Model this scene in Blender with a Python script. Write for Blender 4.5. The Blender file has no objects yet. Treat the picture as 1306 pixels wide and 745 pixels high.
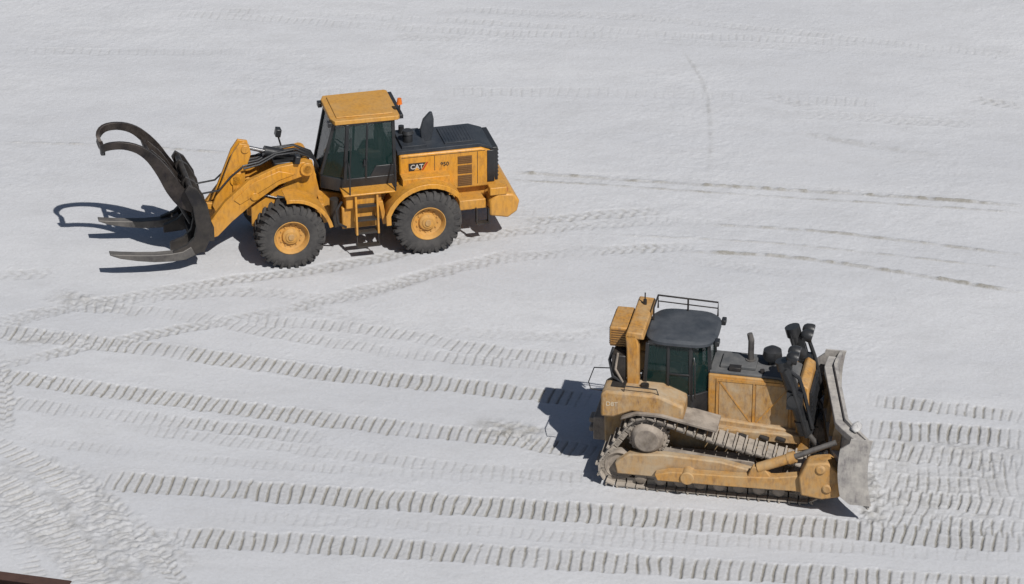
import bpy, bmesh, math, random
import numpy as np
from mathutils import Vector, Matrix
random.seed(4)
PI=math.pi
sc=bpy.context.scene
col=sc.collection
F=4800.0; D0=26.75; H=39.7
CY=H/math.tan(math.radians(D0))
# ------------------------------------------------------------- camera / light
cam=bpy.data.cameras.new('camera'); co=bpy.data.objects.new('camera',cam); col.objects.link(co)
co.location=(0,-CY,H); co.rotation_euler=(math.radians(90-D0),0,0)
cam.sensor_width=36; cam.lens=F/1306*36; cam.clip_end=3000; cam.clip_start=1
sc.camera=co
SUN=Vector((-.45,.78,-1.0))
sl=bpy.data.lights.new('sun','SUN'); sl.energy=4.5; sl.angle=math.radians(.5); sl.color=(1,.975,.935)
so=bpy.data.objects.new('sun',sl); col.objects.link(so); so.rotation_euler=SUN.to_track_quat('-Z','Y').to_euler(); so.location=(10,-20,40)
w=bpy.data.worlds.new('World'); sc.world=w; w.use_nodes=True
nt=w.node_tree; bg=nt.nodes['Background']; sky=nt.nodes.new('ShaderNodeTexSky'); sky.sky_type='NISHITA'; sky.sun_disc=False
sky.sun_elevation=math.radians(48); sky.sun_rotation=math.radians(150)
nt.links.new(sky.outputs[0],bg.inputs[0]); bg.inputs[1].default_value=.05
sc.view_settings.view_transform='Standard'; sc.view_settings.look='None'; sc.view_settings.exposure=0

def at(px,py):
    dl=math.atan((py-372.5)/F); d=math.radians(D0)+dl
    z=H/math.sin(d)*math.cos(dl)
    return ((px-653)/F*z, H/math.tan(d)-CY)

# ------------------------------------------------------------- materials
def newmat(name):
    m=bpy.data.materials.new(name); m.use_nodes=True
    return m,m.node_tree.nodes,m.node_tree.links,m.node_tree.nodes['Principled BSDF']
def mat(name,base,rough=.5,metal=0,dust=.3,dcol=(.42,.36,.29),top=.3,low=.0,grime=.25,scale=2.5,bump=.15,var=None):
    m,n,l,b=newmat(name)
    tc=n.new('ShaderNodeTexCoord')
    nz=n.new('ShaderNodeTexNoise'); nz.inputs['Scale'].default_value=scale; nz.inputs['Detail'].default_value=7; nz.inputs['Roughness'].default_value=.68
    l.new(tc.outputs['Object'],nz.inputs['Vector'])
    mr=n.new('ShaderNodeMapRange'); mr.inputs[1].default_value=.35; mr.inputs[2].default_value=.72; mr.inputs[3].default_value=0; mr.inputs[4].default_value=dust*1.6
    l.new(nz.outputs[0],mr.inputs[0])
    ge=n.new('ShaderNodeNewGeometry'); sx=n.new('ShaderNodeSeparateXYZ'); l.new(ge.outputs['Normal'],sx.inputs[0])
    mt=n.new('ShaderNodeMath'); mt.operation='MULTIPLY'; mt.use_clamp=True; l.new(sx.outputs[2],mt.inputs[0]); mt.inputs[1].default_value=top
    s2=n.new('ShaderNodeSeparateXYZ'); l.new(tc.outputs['Object'],s2.inputs[0])
    ml=n.new('ShaderNodeMapRange'); ml.inputs[1].default_value=1.7; ml.inputs[2].default_value=.3; ml.inputs[3].default_value=0; ml.inputs[4].default_value=low
    l.new(s2.outputs[2],ml.inputs[0])
    a1=n.new('ShaderNodeMath'); a1.operation='ADD'; l.new(mr.outputs[0],a1.inputs[0]); l.new(mt.outputs[0],a1.inputs[1])
    a2=n.new('ShaderNodeMath'); a2.operation='ADD'; a2.use_clamp=True; l.new(a1.outputs[0],a2.inputs[0]); l.new(ml.outputs[0],a2.inputs[1])
    n2=n.new('ShaderNodeTexNoise'); n2.inputs['Scale'].default_value=scale*3.3; n2.inputs['Detail'].default_value=6; n2.inputs['Roughness'].default_value=.7
    mp=n.new('ShaderNodeMapping'); mp.inputs['Scale'].default_value=(1.6,1.6,.5); l.new(tc.outputs['Object'],mp.inputs[0]); l.new(mp.outputs[0],n2.inputs['Vector'])
    g=n.new('ShaderNodeMapRange'); g.inputs[1].default_value=.45; g.inputs[2].default_value=.75; g.inputs[3].default_value=0; g.inputs[4].default_value=grime*2
    l.new(n2.outputs[0],g.inputs[0])
    m0=n.new('ShaderNodeMix'); m0.data_type='RGBA'; l.new(g.outputs[0],m0.inputs[0]); m0.inputs[6].default_value=(*base,1); m0.inputs[7].default_value=(base[0]*.4,base[1]*.36,base[2]*.4+.008,1)
    m1=n.new('ShaderNodeMix'); m1.data_type='RGBA'; l.new(a2.outputs[0],m1.inputs[0]); l.new(m0.outputs[2],m1.inputs[6]); m1.inputs[7].default_value=(*dcol,1)
    l.new(m1.outputs[2],b.inputs['Base Color'])
    rr=n.new('ShaderNodeMapRange'); rr.inputs[3].default_value=rough; rr.inputs[4].default_value=min(1,rough+.4); l.new(a2.outputs[0],rr.inputs[0]); l.new(rr.outputs[0],b.inputs['Roughness'])
    b.inputs['Metallic'].default_value=metal
    bp=n.new('ShaderNodeBump'); bp.inputs['Strength'].default_value=bump; bp.inputs['Distance'].default_value=.03; l.new(n2.outputs[0],bp.inputs['Height']); l.new(bp.outputs[0],b.inputs['Normal'])
    return m
YEL=mat('loader_yellow',(.58,.255,.018),.36,0,.2,(.42,.27,.11),.08,.35,.42)
YEL2=mat('roof_yellow',(.54,.26,.035),.45,0,.3,(.42,.27,.12),.12,.0,.35)
DYEL=mat('dozer_yellow',(.47,.21,.022),.5,0,.42,(.40,.29,.16),.15,.25,.6)
TAN=mat('dusty_tan',(.38,.20,.05),.65,0,.55,(.40,.32,.22),.2,.2,.6)
HUB=mat('dusty_grey_steel',(.13,.105,.08),.75,.1,.6,(.36,.31,.26),.3,.2,.65)
BLK=mat('black_paint',(.012,.013,.015),.35,0,.10,(.12,.115,.11),.05,.08,.1)
DGR=mat('hood_dark',(.018,.022,.028),.38,0,.2,(.09,.095,.105),.08,0,.2)
GRY=mat('roof_grey',(.03,.037,.046),.6,0,.28,(.10,.105,.115),.10,0,.2)
HGR=mat('dusty_dark_hood',(.05,.055,.06),.6,0,.4,(.17,.165,.16),.2,0,.2)
RUB=mat('tyre_rubber',(.014,.014,.016),.85,0,.2,(.13,.12,.11),.08,.2,.1,5)
STL=mat('worn_steel',(.27,.255,.24),.5,.1,.6,(.47,.44,.40),.2,.15,.65,3)
TIN=mat('fork_steel',(.09,.085,.08),.45,.5,.35,(.26,.24,.22),.25,0,.4)
DST=mat('dark_steel',(.014,.013,.013),.42,.2,.2,(.13,.11,.09),.06,.1,.3)
TRK=mat('track_steel',(.085,.072,.06),.7,.2,.7,(.38,.335,.285),.4,.35,.5,5)
RUST=mat('rusty_brown',(.05,.022,.016),.8,0,.3,(.10,.055,.04),.1,0,.4)
BRN=mat('clamp_steel',(.018,.015,.014),.32,.4,.25,(.15,.12,.10),.10,0,.4)
SEAT=mat('seat_cloth',(.06,.06,.065),.9,0,.1)
CHR=mat('chrome_rod',(.5,.5,.5),.2,1,.1)
WHT=mat('white_letter',(.5,.5,.48),.5,0,.3)
FADE=mat('faded_letter',(.55,.47,.34),.6,0,.5)
LOUV=mat('louvre',(.14,.06,.012),.6,0,.3,(.2,.12,.05),.2)
SAND=mat('packed_sand',(.50,.49,.48),.95,0,.2,(.42,.40,.38),0,0,.1,6,.6)
def plain(name,c,rough=.4,em=None,alpha=1,spec=None):
    m,n,l,b=newmat(name); b.inputs['Base Color'].default_value=(*c,1); b.inputs['Roughness'].default_value=rough; b.inputs['Alpha'].default_value=alpha
    return m
GLS=plain('tinted_glass',(.01,.03,.028),.04,alpha=.5)
BEA=plain('beacon_orange',(.6,.14,.01),.25)
LENS=plain('lamp_lens',(.12,.12,.13),.15)
RED=plain('red_paint',(.35,.03,.02)); RLENS=plain('red_lens',(.3,.02,.02),.2)

# ------------------------------------------------------------- mesh builder
class MB:
    def __init__(s): s.v=[]; s.f=[]
    def add(s,vs,fs):
        o=len(s.v); s.v+= [tuple(v) for v in vs]; s.f+=[[i+o for i in f] for f in fs]; return s
    def fbox(s,c,ax,ay,az,sx,sy,sz):
        c=Vector(c); ax=Vector(ax).normalized()*sx/2; ay=Vector(ay).normalized()*sy/2; az=Vector(az).normalized()*sz/2
        vs=[c+a*ax+b*ay+d*az for a in(-1,1) for b in(-1,1) for d in(-1,1)]
        return s.add(vs,[(0,1,3,2),(4,6,7,5),(0,4,5,1),(2,3,7,6),(0,2,6,4),(1,5,7,3)])
    def box(s,x0,x1,y0,y1,z0,z1):
        return s.fbox(((x0+x1)/2,(y0+y1)/2,(z0+z1)/2),(1,0,0),(0,1,0),(0,0,1),abs(x1-x0),abs(y1-y0),abs(z1-z0))
    def beam(s,p0,p1,w,h,side=(0,1,0)):
        p0=Vector(p0);p1=Vector(p1);d=(p1-p0); ay=Vector(side); az=d.cross(ay).normalized(); ay=az.cross(d).normalized()
        return s.fbox((p0+p1)/2,d,ay,az,d.length,w,h)
    def prism(s,poly,y0,y1):
        n=len(poly); vs=[(x,y0,z) for x,z in poly]+[(x,y1,z) for x,z in poly]
        return s.add(vs,[list(range(n)),list(range(2*n-1,n-1,-1))]+[(i,(i+1)%n,n+(i+1)%n,n+i) for i in range(n)])
    def prismz(s,poly,z0,z1):
        n=len(poly); vs=[(x,y,z0) for x,y in poly]+[(x,y,z1) for x,y in poly]
        return s.add(vs,[list(range(n)),list(range(2*n-1,n-1,-1))]+[(i,(i+1)%n,n+(i+1)%n,n+i) for i in range(n)])
    def rings(s,rs,close=False,cap=True):
        n=len(rs[0]); vs=[p for r in rs for p in r]; fs=[]
        m=len(rs)
        for k in range(m if close else m-1):
            a=k*n;b=((k+1)%m)*n
            fs+=[(a+i,a+(i+1)%n,b+(i+1)%n,b+i) for i in range(n)]
        if cap and not close: fs+=[list(range(n))[::-1],list(range((m-1)*n,m*n))]
        return s.add(vs,fs)
    def cyl(s,p0,p1,r0,r1=None,seg=16):
        r1=r0 if r1 is None else r1
        p0=Vector(p0);p1=Vector(p1);d=(p1-p0).normalized(); u=d.orthogonal().normalized(); v=d.cross(u)
        c=[(math.cos(2*PI*i/seg),math.sin(2*PI*i/seg)) for i in range(seg)]
        return s.rings([[p0+u*a*r0+v*b*r0 for a,b in c],[p1+u*a*r1+v*b*r1 for a,b in c]])
    def revolve(s,p0,p1,prof,seg=20):
        p0=Vector(p0);p1=Vector(p1);d=(p1-p0); u=d.orthogonal().normalized(); v=d.normalized().cross(u)
        return s.rings([[p0+d*t+(u*math.cos(2*PI*i/seg)+v*math.sin(2*PI*i/seg))*r for i in range(seg)] for t,r in prof])
    def tube(s,pts,r,seg=8,close=False):
        pts=[Vector(p) for p in pts]; n=len(pts); rs=[]; u=None
        for i,p in enumerate(pts):
            a=pts[(i-1)%n] if (i>0 or close) else p; b=pts[(i+1)%n] if (i<n-1 or close) else p
            d=(b-a).normalized()
            if u is None: u=d.orthogonal().normalized()
            u=(u-d*u.dot(d)).normalized(); v=d.cross(u)
            rs.append([p+(u*math.cos(2*PI*k/seg)+v*math.sin(2*PI*k/seg))*r for k in range(seg)])
        return s.rings(rs,close=close)
    def lathe(s,prof,c=(0,0,0),seg=40,axis='y'):
        rs=[]
        for k in range(seg):
            a=2*PI*k/seg; ca,sa=math.cos(a),math.sin(a)
            if axis=='y': rs.append([(c[0]+r*ca,c[1]+y,c[2]+r*sa) for r,y in prof])
            elif axis=='z': rs.append([(c[0]+r*ca,c[1]+r*sa,c[2]+y) for r,y in prof])
        return s.rings(rs,close=True)
    def pane(s,ps,t=.012):
        ps=[Vector(p) for p in ps]; nrm=(ps[1]-ps[0]).cross(ps[2]-ps[0]).normalized()*t/2
        n=len(ps); vs=[p-nrm for p in ps]+[p+nrm for p in ps]
        return s.add(vs,[list(range(n)),list(range(2*n-1,n-1,-1))]+[(i,(i+1)%n,n+(i+1)%n,n+i) for i in range(n)])
    def ribbon(s,path,th,y0,y1):
        top=[];bot=[]
        for i,(x,z) in enumerate(path):
            a=path[max(0,i-1)];b=path[min(len(path)-1,i+1)]
            dx,dz=b[0]-a[0],b[1]-a[1];L=math.hypot(dx,dz) or 1
            nx,nz=-dz/L,dx/L; t=th[i] if isinstance(th,(list,tuple)) else th
            top.append((x+nx*t/2,z+nz*t/2));bot.append((x-nx*t/2,z-nz*t/2))
        rs=[[(a[0],y0,a[1]),(a[0],y1,a[1]),(b[0],y1,b[1]),(b[0],y0,b[1])] for a,b in zip(top,bot)]
        return s.rings(rs)
    def ribbon3(s,path,w,h):
        rs=[];n=len(path);P=[Vector(p) for p in path]
        for i,p in enumerate(P):
            d=(P[min(n-1,i+1)]-P[max(0,i-1)]).normalized(); ww=w[i] if isinstance(w,list) else w; hh=h[i] if isinstance(h,list) else h
            up=Vector((0,0,1)) if abs(d.z)<.9 else Vector((1,0,0))
            sd=d.cross(up).normalized(); u=sd.cross(d).normalized()
            rs.append([p+sd*ww/2+u*hh/2,p-sd*ww/2+u*hh/2,p-sd*ww/2-u*hh/2,p+sd*ww/2-u*hh/2])
        return s.rings(rs)
    def build(s,name,m,parent=None,bevel=0,ang=38):
        me=bpy.data.meshes.new(name); me.from_pydata(s.v,[],s.f); me.update()
        b=bmesh.new(); b.from_mesh(me); bmesh.ops.recalc_face_normals(b,faces=b.faces)
        for f in b.faces: f.smooth=True
        b.to_mesh(me); b.free()
        me.set_sharp_from_angle(angle=math.radians(ang))
        me.materials.append(m)
        o=bpy.data.objects.new(name,me); col.objects.link(o)
        if parent: o.parent=parent
        if bevel:
            bv=o.modifiers.new('bevel','BEVEL'); bv.width=bevel; bv.segments=2; bv.limit_method='ANGLE'; bv.angle_limit=math.radians(40)
        return o
def smooth(path,n=3):
    P=[Vector(p) for p in path]; P=[2*P[0]-P[1]]+P+[2*P[-1]-P[-2]]; out=[]
    for i in range(1,len(P)-2):
        for k in range(n):
            t=k/n; out.append(.5*((2*P[i])+(-P[i-1]+P[i+1])*t+(2*P[i-1]-5*P[i]+4*P[i+1]-P[i+2])*t*t+(-P[i-1]+3*P[i]-3*P[i+1]+P[i+2])*t**3))
    out.append(P[-2]); return out
def text(s,size,M,m,parent,name,bold=.02):
    cu=bpy.data.curves.new(name,'FONT'); cu.body=s; cu.size=size; cu.extrude=.004; cu.offset=bold*size; cu.align_x='CENTER'; cu.align_y='CENTER'
    t=bpy.data.objects.new('tmp',cu); col.objects.link(t)
    dg=bpy.context.evaluated_depsgraph_get(); me=bpy.data.meshes.new_from_object(t.evaluated_get(dg))
    bpy.data.objects.remove(t); me.transform(M); me.materials.clear(); me.materials.append(m); me.name=name
    o=bpy.data.objects.new(name,me); col.objects.link(o); o.parent=parent; return o
def TM(o,x,y,n):
    M=Matrix.Identity(4)
    for i in range(3): M[i][0]=x[i];M[i][1]=y[i];M[i][2]=n[i];M[i][3]=o[i]
    return M
def empty(name,loc,rz,label,cat,group=None):
    o=bpy.data.objects.new(name,None); col.objects.link(o); o.location=loc; o.rotation_euler=(0,0,rz); o['label']=label; o['category']=cat
    if group:o['group']=group
    return o

# ============================================================= GROUND
def axis(a,b,st,far):
    d=list(np.arange(a,b+st/2,st)); lo=[];x=a;s=st
    while x>-far: s*=1.35; x-=s; lo.append(x)
    hi=[];x=d[-1];s=st
    while x<far: s*=1.35; x+=s; hi.append(x)
    return np.array(lo[::-1]+d+hi),len(lo),len(d)
xs,xo,xn=axis(-16.0,16.0,.0215,900); ys,yo,yn=axis(-15.5,20.5,.031,900)
NX,NY=len(xs),len(ys)
GX,GY=np.meshgrid(xs,ys)
def vn(X,Y,scale,seed):
    r=np.random.RandomState(seed).rand(256,256)
    u=X*scale+1000.3; v=Y*scale+1000.7
    iu=np.floor(u).astype(np.int64); iv=np.floor(v).astype(np.int64); fu=u-iu; fv=v-iv
    fu=fu*fu*(3-2*fu); fv=fv*fv*(3-2*fv); a=iu%256;b=(iu+1)%256;c=iv%256;d=(iv+1)%256
    return (r[c,a]*(1-fu)+r[c,b]*fu)*(1-fv)+(r[d,a]*(1-fu)+r[d,b]*fu)*fv
Z=np.zeros_like(GX)
rg_=np.clip(vn(GX,GY,.35,9)*1.8-.7,0,1)
Z+=.05*(vn(GX,GY,.25,1)-.5)+.012*(vn(GX,GY,1.1,2)-.5)+(.003+.007*rg_)*(vn(GX,GY,3.5,3)-.5)+(.002+.007*rg_)*(vn(GX,GY,8,4)-.5)+(.003+.004*rg_)*(vn(GX,GY,17,6)-.5)
Z+=.008*(vn(GX*.15,GY*1.0+GX*.08,1.3,5)-.5)
T=np.zeros_like(GX)
def catmull(p,step=.3):
    p=[np.array(q,float) for q in p]; p=[2*p[0]-p[1]]+p+[2*p[-1]-p[-2]]; out=[]
    for i in range(1,len(p)-2):
        L=np.linalg.norm(p[i+1]-p[i]); n=max(2,int(L/step))
        for k in range(n):
            t=k/n; out.append(.5*((2*p[i])+(-p[i-1]+p[i+1])*t+(2*p[i-1]-5*p[i]+4*p[i+1]-p[i+2])*t*t+(-p[i-1]+3*p[i]-3*p[i+1]+p[i+2])*t**3))
    out.append(p[-2]); return out
cnt=[0]
def mark(pp,wd,kind,depth=.04,pitch=.215,st=1.0,fade=.5,tone=.5):
    global Z,T
    cnt[0]+=1; sd=50+cnt[0]*3
    P=catmull([at(*q) for q in pp],.8 if len(pp)==2 else .4); s0=random.random()
    N=np.zeros_like(Z,dtype=np.float32); Mk=np.zeros_like(Z,dtype=np.float32); Dk=np.zeros_like(Z,dtype=np.float32)
    tot=sum(np.linalg.norm(P[i+1]-P[i]) for i in range(len(P)-1)); acc=0
    for i in range(len(P)-1):
        a,b=P[i],P[i+1]; L=np.linalg.norm(b-a); d=(b-a)/L; mg=wd/2+.25
        x0,x1=min(a[0],b[0])-mg,max(a[0],b[0])+mg; y0,y1=min(a[1],b[1])-mg,max(a[1],b[1])+mg
        j0,j1=np.searchsorted(xs,[x0,x1]); i0,i1=np.searchsorted(ys,[y0,y1])
        if j1<=j0 or i1<=i0: acc+=L;s0+=L;continue
        X=GX[i0:i1,j0:j1];Y=GY[i0:i1,j0:j1]
        u=(X-a[0])*d[0]+(Y-a[1])*d[1]; v=-(X-a[0])*d[1]+(Y-a[1])*d[0]
        ok=(u>=-.02)&(u<L+.02)&(np.abs(v)<mg)
        s=s0+u+.08*(vn(X,Y,1.7,sd)-.5)+.02*(vn(X,Y,6,sd+9)-.5); av=np.abs(v)+.12*(vn(X,Y,4,sd+1)-.5)+.05*(vn(X,Y,11,sd+8)-.5)
        q=np.clip(st*(1-fade+fade*2.2*(vn(X,Y,.55,sd+2)-.2)+.8*(vn(X,Y,3.1,sd+4)-.5)),0,1.2)
        en=np.clip((acc+u)/1.0,0,1)*np.clip((tot-acc-u)/1.0,0,1); q=q*en
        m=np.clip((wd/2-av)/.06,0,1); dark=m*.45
        if kind=='crawler':
            ph=((s/pitch)%1-.5)*pitch
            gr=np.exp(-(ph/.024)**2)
            h=-.006-depth*.85*gr+depth*.10*np.exp(-((ph-.06)/.028)**2)+.010*(vn(X,Y,13,sd+7)-.5)
            h=h*m+.006*np.exp(-((av-wd/2-.02)/.05)**2)*(.3+vn(X,Y,6,sd+5))
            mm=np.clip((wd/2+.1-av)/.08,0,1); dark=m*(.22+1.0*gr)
        elif kind=='tyre':
            ph=((s+.45*av+(v>0)*pitch*.5)/pitch)%1
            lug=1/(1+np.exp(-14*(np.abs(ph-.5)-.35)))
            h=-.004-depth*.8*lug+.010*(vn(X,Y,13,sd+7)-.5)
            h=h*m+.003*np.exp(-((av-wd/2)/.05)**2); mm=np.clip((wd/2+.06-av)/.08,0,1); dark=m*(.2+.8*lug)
        elif kind=='churn':
            h=depth*(vn(X,Y,5,sd+6)-.5)+depth*.8*(vn(X,Y,11,sd+7)-.5); mm=np.clip((wd/2-av)/.3,0,1); dark=mm*(.2+.7*vn(X,Y,7,sd+3))
        else:
            bead=np.clip(2.2*(vn(X,Y,5.5,sd+6)-.3),0,1)
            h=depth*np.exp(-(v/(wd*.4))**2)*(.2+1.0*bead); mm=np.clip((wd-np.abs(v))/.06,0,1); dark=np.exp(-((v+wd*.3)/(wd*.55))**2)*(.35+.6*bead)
        mmq=(mm*q*ok).astype(np.float32)
        sub=Mk[i0:i1,j0:j1]; up=mmq>=sub
        Mk[i0:i1,j0:j1]=np.where(up,mmq,sub); N[i0:i1,j0:j1]=np.where(up,h,N[i0:i1,j0:j1]); Dk[i0:i1,j0:j1]=np.where(up,dark,Dk[i0:i1,j0:j1])
        s0+=L;acc+=L
    k=np.clip(Mk,0,1)
    if kind=='berm': Z+=N*k
    elif kind=='churn': Z=Z+N*Mk
    else: Z=Z*(1-.5*k)+N*Mk
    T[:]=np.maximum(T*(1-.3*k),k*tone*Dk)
rr_=random.Random(11)
for k in range(14):
    y0=rr_.uniform(-10,300); sl_=rr_.uniform(-25,70); x0=rr_.uniform(-40,700); x1=x0+rr_.uniform(400,900)
    mark([(x0,y0),((x0+x1)/2,y0+sl_*.45+rr_.uniform(-8,8)),(x1,y0+sl_)],rr_.choice([.4,.5,.6]),rr_.choice(['tyre','crawler','crawler']),.012,.25,st=.5,tone=.35,fade=.8)
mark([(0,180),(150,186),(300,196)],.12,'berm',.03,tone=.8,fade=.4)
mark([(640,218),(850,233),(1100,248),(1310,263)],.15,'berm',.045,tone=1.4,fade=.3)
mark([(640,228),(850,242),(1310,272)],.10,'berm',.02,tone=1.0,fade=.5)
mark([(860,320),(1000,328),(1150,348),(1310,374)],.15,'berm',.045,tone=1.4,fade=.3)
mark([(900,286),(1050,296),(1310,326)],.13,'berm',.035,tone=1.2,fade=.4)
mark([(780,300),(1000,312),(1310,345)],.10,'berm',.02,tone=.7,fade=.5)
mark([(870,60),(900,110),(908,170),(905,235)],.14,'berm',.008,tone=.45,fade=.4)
mark([(560,10),(900,30),(1310,75)],.4,'crawler',.012,tone=.35,st=.5)
mark([(200,15),(600,40),(1000,50),(1310,70)],.5,'crawler',.012,tone=.4,st=.5)
mark([(960,115),(1100,150),(1310,160)],.5,'tyre',.015,.3,tone=.4,st=.6)
mark([(1230,125),(1310,137)],.5,'tyre',.03,.3,tone=.7)
mark([(1010,165),(1100,182),(1220,200)],.3,'berm',.012,tone=.5)
mark([(640,288),(740,276),(860,268)],.5,'tyre',.025,.3,tone=.7)
# loader tyre tracks
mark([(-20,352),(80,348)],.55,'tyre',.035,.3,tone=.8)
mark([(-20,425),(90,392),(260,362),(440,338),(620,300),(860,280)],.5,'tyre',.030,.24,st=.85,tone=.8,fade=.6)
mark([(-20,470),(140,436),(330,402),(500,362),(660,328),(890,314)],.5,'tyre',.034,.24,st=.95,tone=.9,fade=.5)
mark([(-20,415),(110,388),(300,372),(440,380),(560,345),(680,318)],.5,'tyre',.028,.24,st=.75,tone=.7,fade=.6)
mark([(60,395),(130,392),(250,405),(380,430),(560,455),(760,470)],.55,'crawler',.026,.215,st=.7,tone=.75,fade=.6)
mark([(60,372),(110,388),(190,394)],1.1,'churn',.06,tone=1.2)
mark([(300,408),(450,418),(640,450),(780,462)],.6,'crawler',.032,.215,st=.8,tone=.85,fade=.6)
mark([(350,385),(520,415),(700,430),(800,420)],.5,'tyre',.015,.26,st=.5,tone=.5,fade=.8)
# dozer trails left
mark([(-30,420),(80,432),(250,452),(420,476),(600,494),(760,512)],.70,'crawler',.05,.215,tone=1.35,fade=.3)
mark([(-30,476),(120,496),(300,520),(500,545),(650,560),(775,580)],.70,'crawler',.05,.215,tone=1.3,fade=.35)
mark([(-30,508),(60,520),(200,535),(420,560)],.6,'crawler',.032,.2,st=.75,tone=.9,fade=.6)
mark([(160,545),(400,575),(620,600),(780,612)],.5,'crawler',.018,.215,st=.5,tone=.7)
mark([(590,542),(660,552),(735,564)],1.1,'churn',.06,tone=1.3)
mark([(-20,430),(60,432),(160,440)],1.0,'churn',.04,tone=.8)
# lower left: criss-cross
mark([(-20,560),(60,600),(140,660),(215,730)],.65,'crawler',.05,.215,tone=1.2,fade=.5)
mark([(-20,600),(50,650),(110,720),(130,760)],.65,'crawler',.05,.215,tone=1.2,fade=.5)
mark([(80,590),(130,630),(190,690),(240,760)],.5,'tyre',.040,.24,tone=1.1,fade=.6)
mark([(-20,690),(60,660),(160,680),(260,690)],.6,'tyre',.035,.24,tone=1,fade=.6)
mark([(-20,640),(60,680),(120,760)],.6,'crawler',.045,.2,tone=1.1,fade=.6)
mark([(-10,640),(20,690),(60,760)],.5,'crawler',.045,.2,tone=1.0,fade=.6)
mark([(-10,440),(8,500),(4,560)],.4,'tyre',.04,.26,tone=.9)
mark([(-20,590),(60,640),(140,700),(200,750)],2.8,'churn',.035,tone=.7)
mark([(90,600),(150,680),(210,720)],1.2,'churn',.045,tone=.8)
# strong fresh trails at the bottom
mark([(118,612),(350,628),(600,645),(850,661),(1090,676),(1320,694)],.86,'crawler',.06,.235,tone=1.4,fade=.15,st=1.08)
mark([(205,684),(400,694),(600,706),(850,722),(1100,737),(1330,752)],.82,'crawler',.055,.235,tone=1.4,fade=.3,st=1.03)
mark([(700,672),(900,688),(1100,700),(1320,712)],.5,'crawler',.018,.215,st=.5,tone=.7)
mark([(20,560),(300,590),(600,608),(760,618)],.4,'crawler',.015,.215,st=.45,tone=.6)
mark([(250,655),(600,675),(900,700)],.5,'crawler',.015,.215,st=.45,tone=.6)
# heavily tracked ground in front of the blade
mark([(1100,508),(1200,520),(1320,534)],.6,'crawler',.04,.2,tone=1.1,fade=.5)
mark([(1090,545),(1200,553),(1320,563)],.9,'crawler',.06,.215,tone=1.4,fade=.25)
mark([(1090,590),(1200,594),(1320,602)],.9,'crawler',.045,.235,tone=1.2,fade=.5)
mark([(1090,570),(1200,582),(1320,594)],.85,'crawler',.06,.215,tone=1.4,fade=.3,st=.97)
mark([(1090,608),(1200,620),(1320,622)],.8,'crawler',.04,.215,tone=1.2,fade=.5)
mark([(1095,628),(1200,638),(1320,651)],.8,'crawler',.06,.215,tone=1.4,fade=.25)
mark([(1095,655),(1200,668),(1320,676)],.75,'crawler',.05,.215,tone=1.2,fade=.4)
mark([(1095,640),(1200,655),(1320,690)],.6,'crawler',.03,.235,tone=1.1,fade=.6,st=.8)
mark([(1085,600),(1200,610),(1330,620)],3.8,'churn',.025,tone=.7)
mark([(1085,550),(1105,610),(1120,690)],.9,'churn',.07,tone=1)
cl=vn(GX,GY,11,77); Z+=np.clip(cl-.87,0,1)*.24*(.2+T)
cl=vn(GX,GY,6,78); Z+=np.clip(cl-.92,0,1)*.3*(.15+T)
dx=np.clip((np.abs(GX)-15.9)/3,0,1); dy=np.clip((np.abs(GY-2.5)-17.9)/3,0,1)
Z*=(1-np.maximum(dx,dy))
me=bpy.data.meshes.new('ground')
V=np.stack([GX,GY,Z],-1).reshape(-1,3).astype(np.float32)
idx=np.arange(NX*NY).reshape(NY,NX)
Q=np.stack([idx[:-1,:-1],idx[:-1,1:],idx[1:,1:],idx[1:,:-1]],-1).reshape(-1,4).astype(np.int32)
me.vertices.add(len(V)); me.vertices.foreach_set('co',V.ravel())
me.loops.add(Q.size); me.loops.foreach_set('vertex_index',Q.ravel())
me.polygons.add(len(Q)); me.polygons.foreach_set('loop_start',np.arange(0,Q.size,4,dtype=np.int32))
me.polygons.foreach_set('use_smooth',np.ones(len(Q),dtype=bool)); me.update(calc_edges=True)
at_=me.attributes.new('track','FLOAT','POINT'); at_.data.foreach_set('value',T.ravel().astype(np.float32))
gnd=bpy.data.objects.new('ground',me); col.objects.link(gnd); gnd['kind']='structure'
m,n,l,b=newmat('pale_sand')
tc=n.new('ShaderNodeTexCoord')
def noise(sc_,det,rough=.6,vec=None,scl=None):
    q=n.new('ShaderNodeTexNoise'); q.inputs['Scale'].default_value=sc_; q.inputs['Detail'].default_value=det; q.inputs['Roughness'].default_value=rough
    if scl:
        mp=n.new('ShaderNodeMapping'); mp.inputs['Scale'].default_value=scl; mp.inputs['Rotation'].default_value=(0,0,-.1); l.new(tc.outputs['Object'],mp.inputs[0]); l.new(mp.outputs[0],q.inputs['Vector'])
    else: l.new(tc.outputs['Object'],q.inputs['Vector'])
    return q
def mixc(f,a,bb):
    q=n.new('ShaderNodeMix'); q.data_type='RGBA'
    if f is not None: l.new(f,q.inputs[0])
    for i,x in((6,a),(7,bb)):
        if isinstance(x,tuple): q.inputs[i].default_value=(*x,1)
        else: l.new(x,q.inputs[i])
    return q
def rng(s,a,bb,c=0,d=1):
    q=n.new('ShaderNodeMapRange'); q.inputs[1].default_value=a;q.inputs[2].default_value=bb;q.inputs[3].default_value=c;q.inputs[4].default_value=d; l.new(s,q.inputs[0]); return q.outputs[0]
n1=noise(.22,5,.6,scl=(.3,1,1)); n2=noise(1.4,6,.65,scl=(.45,1,1)); n3=noise(14,4,.7); n5=noise(6,8,.8)
c1=mixc(rng(n1.outputs[0],.32,.68),(.475,.48,.50),(.55,.552,.565))
c2=mixc(rng(n2.outputs[0],.46,.78,0,.6),c1.outputs[2],(.42,.42,.43))
c25=mixc(rng(n5.outputs[0],.5,.72,0,.35),c2.outputs[2],(.39,.385,.38))
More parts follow.
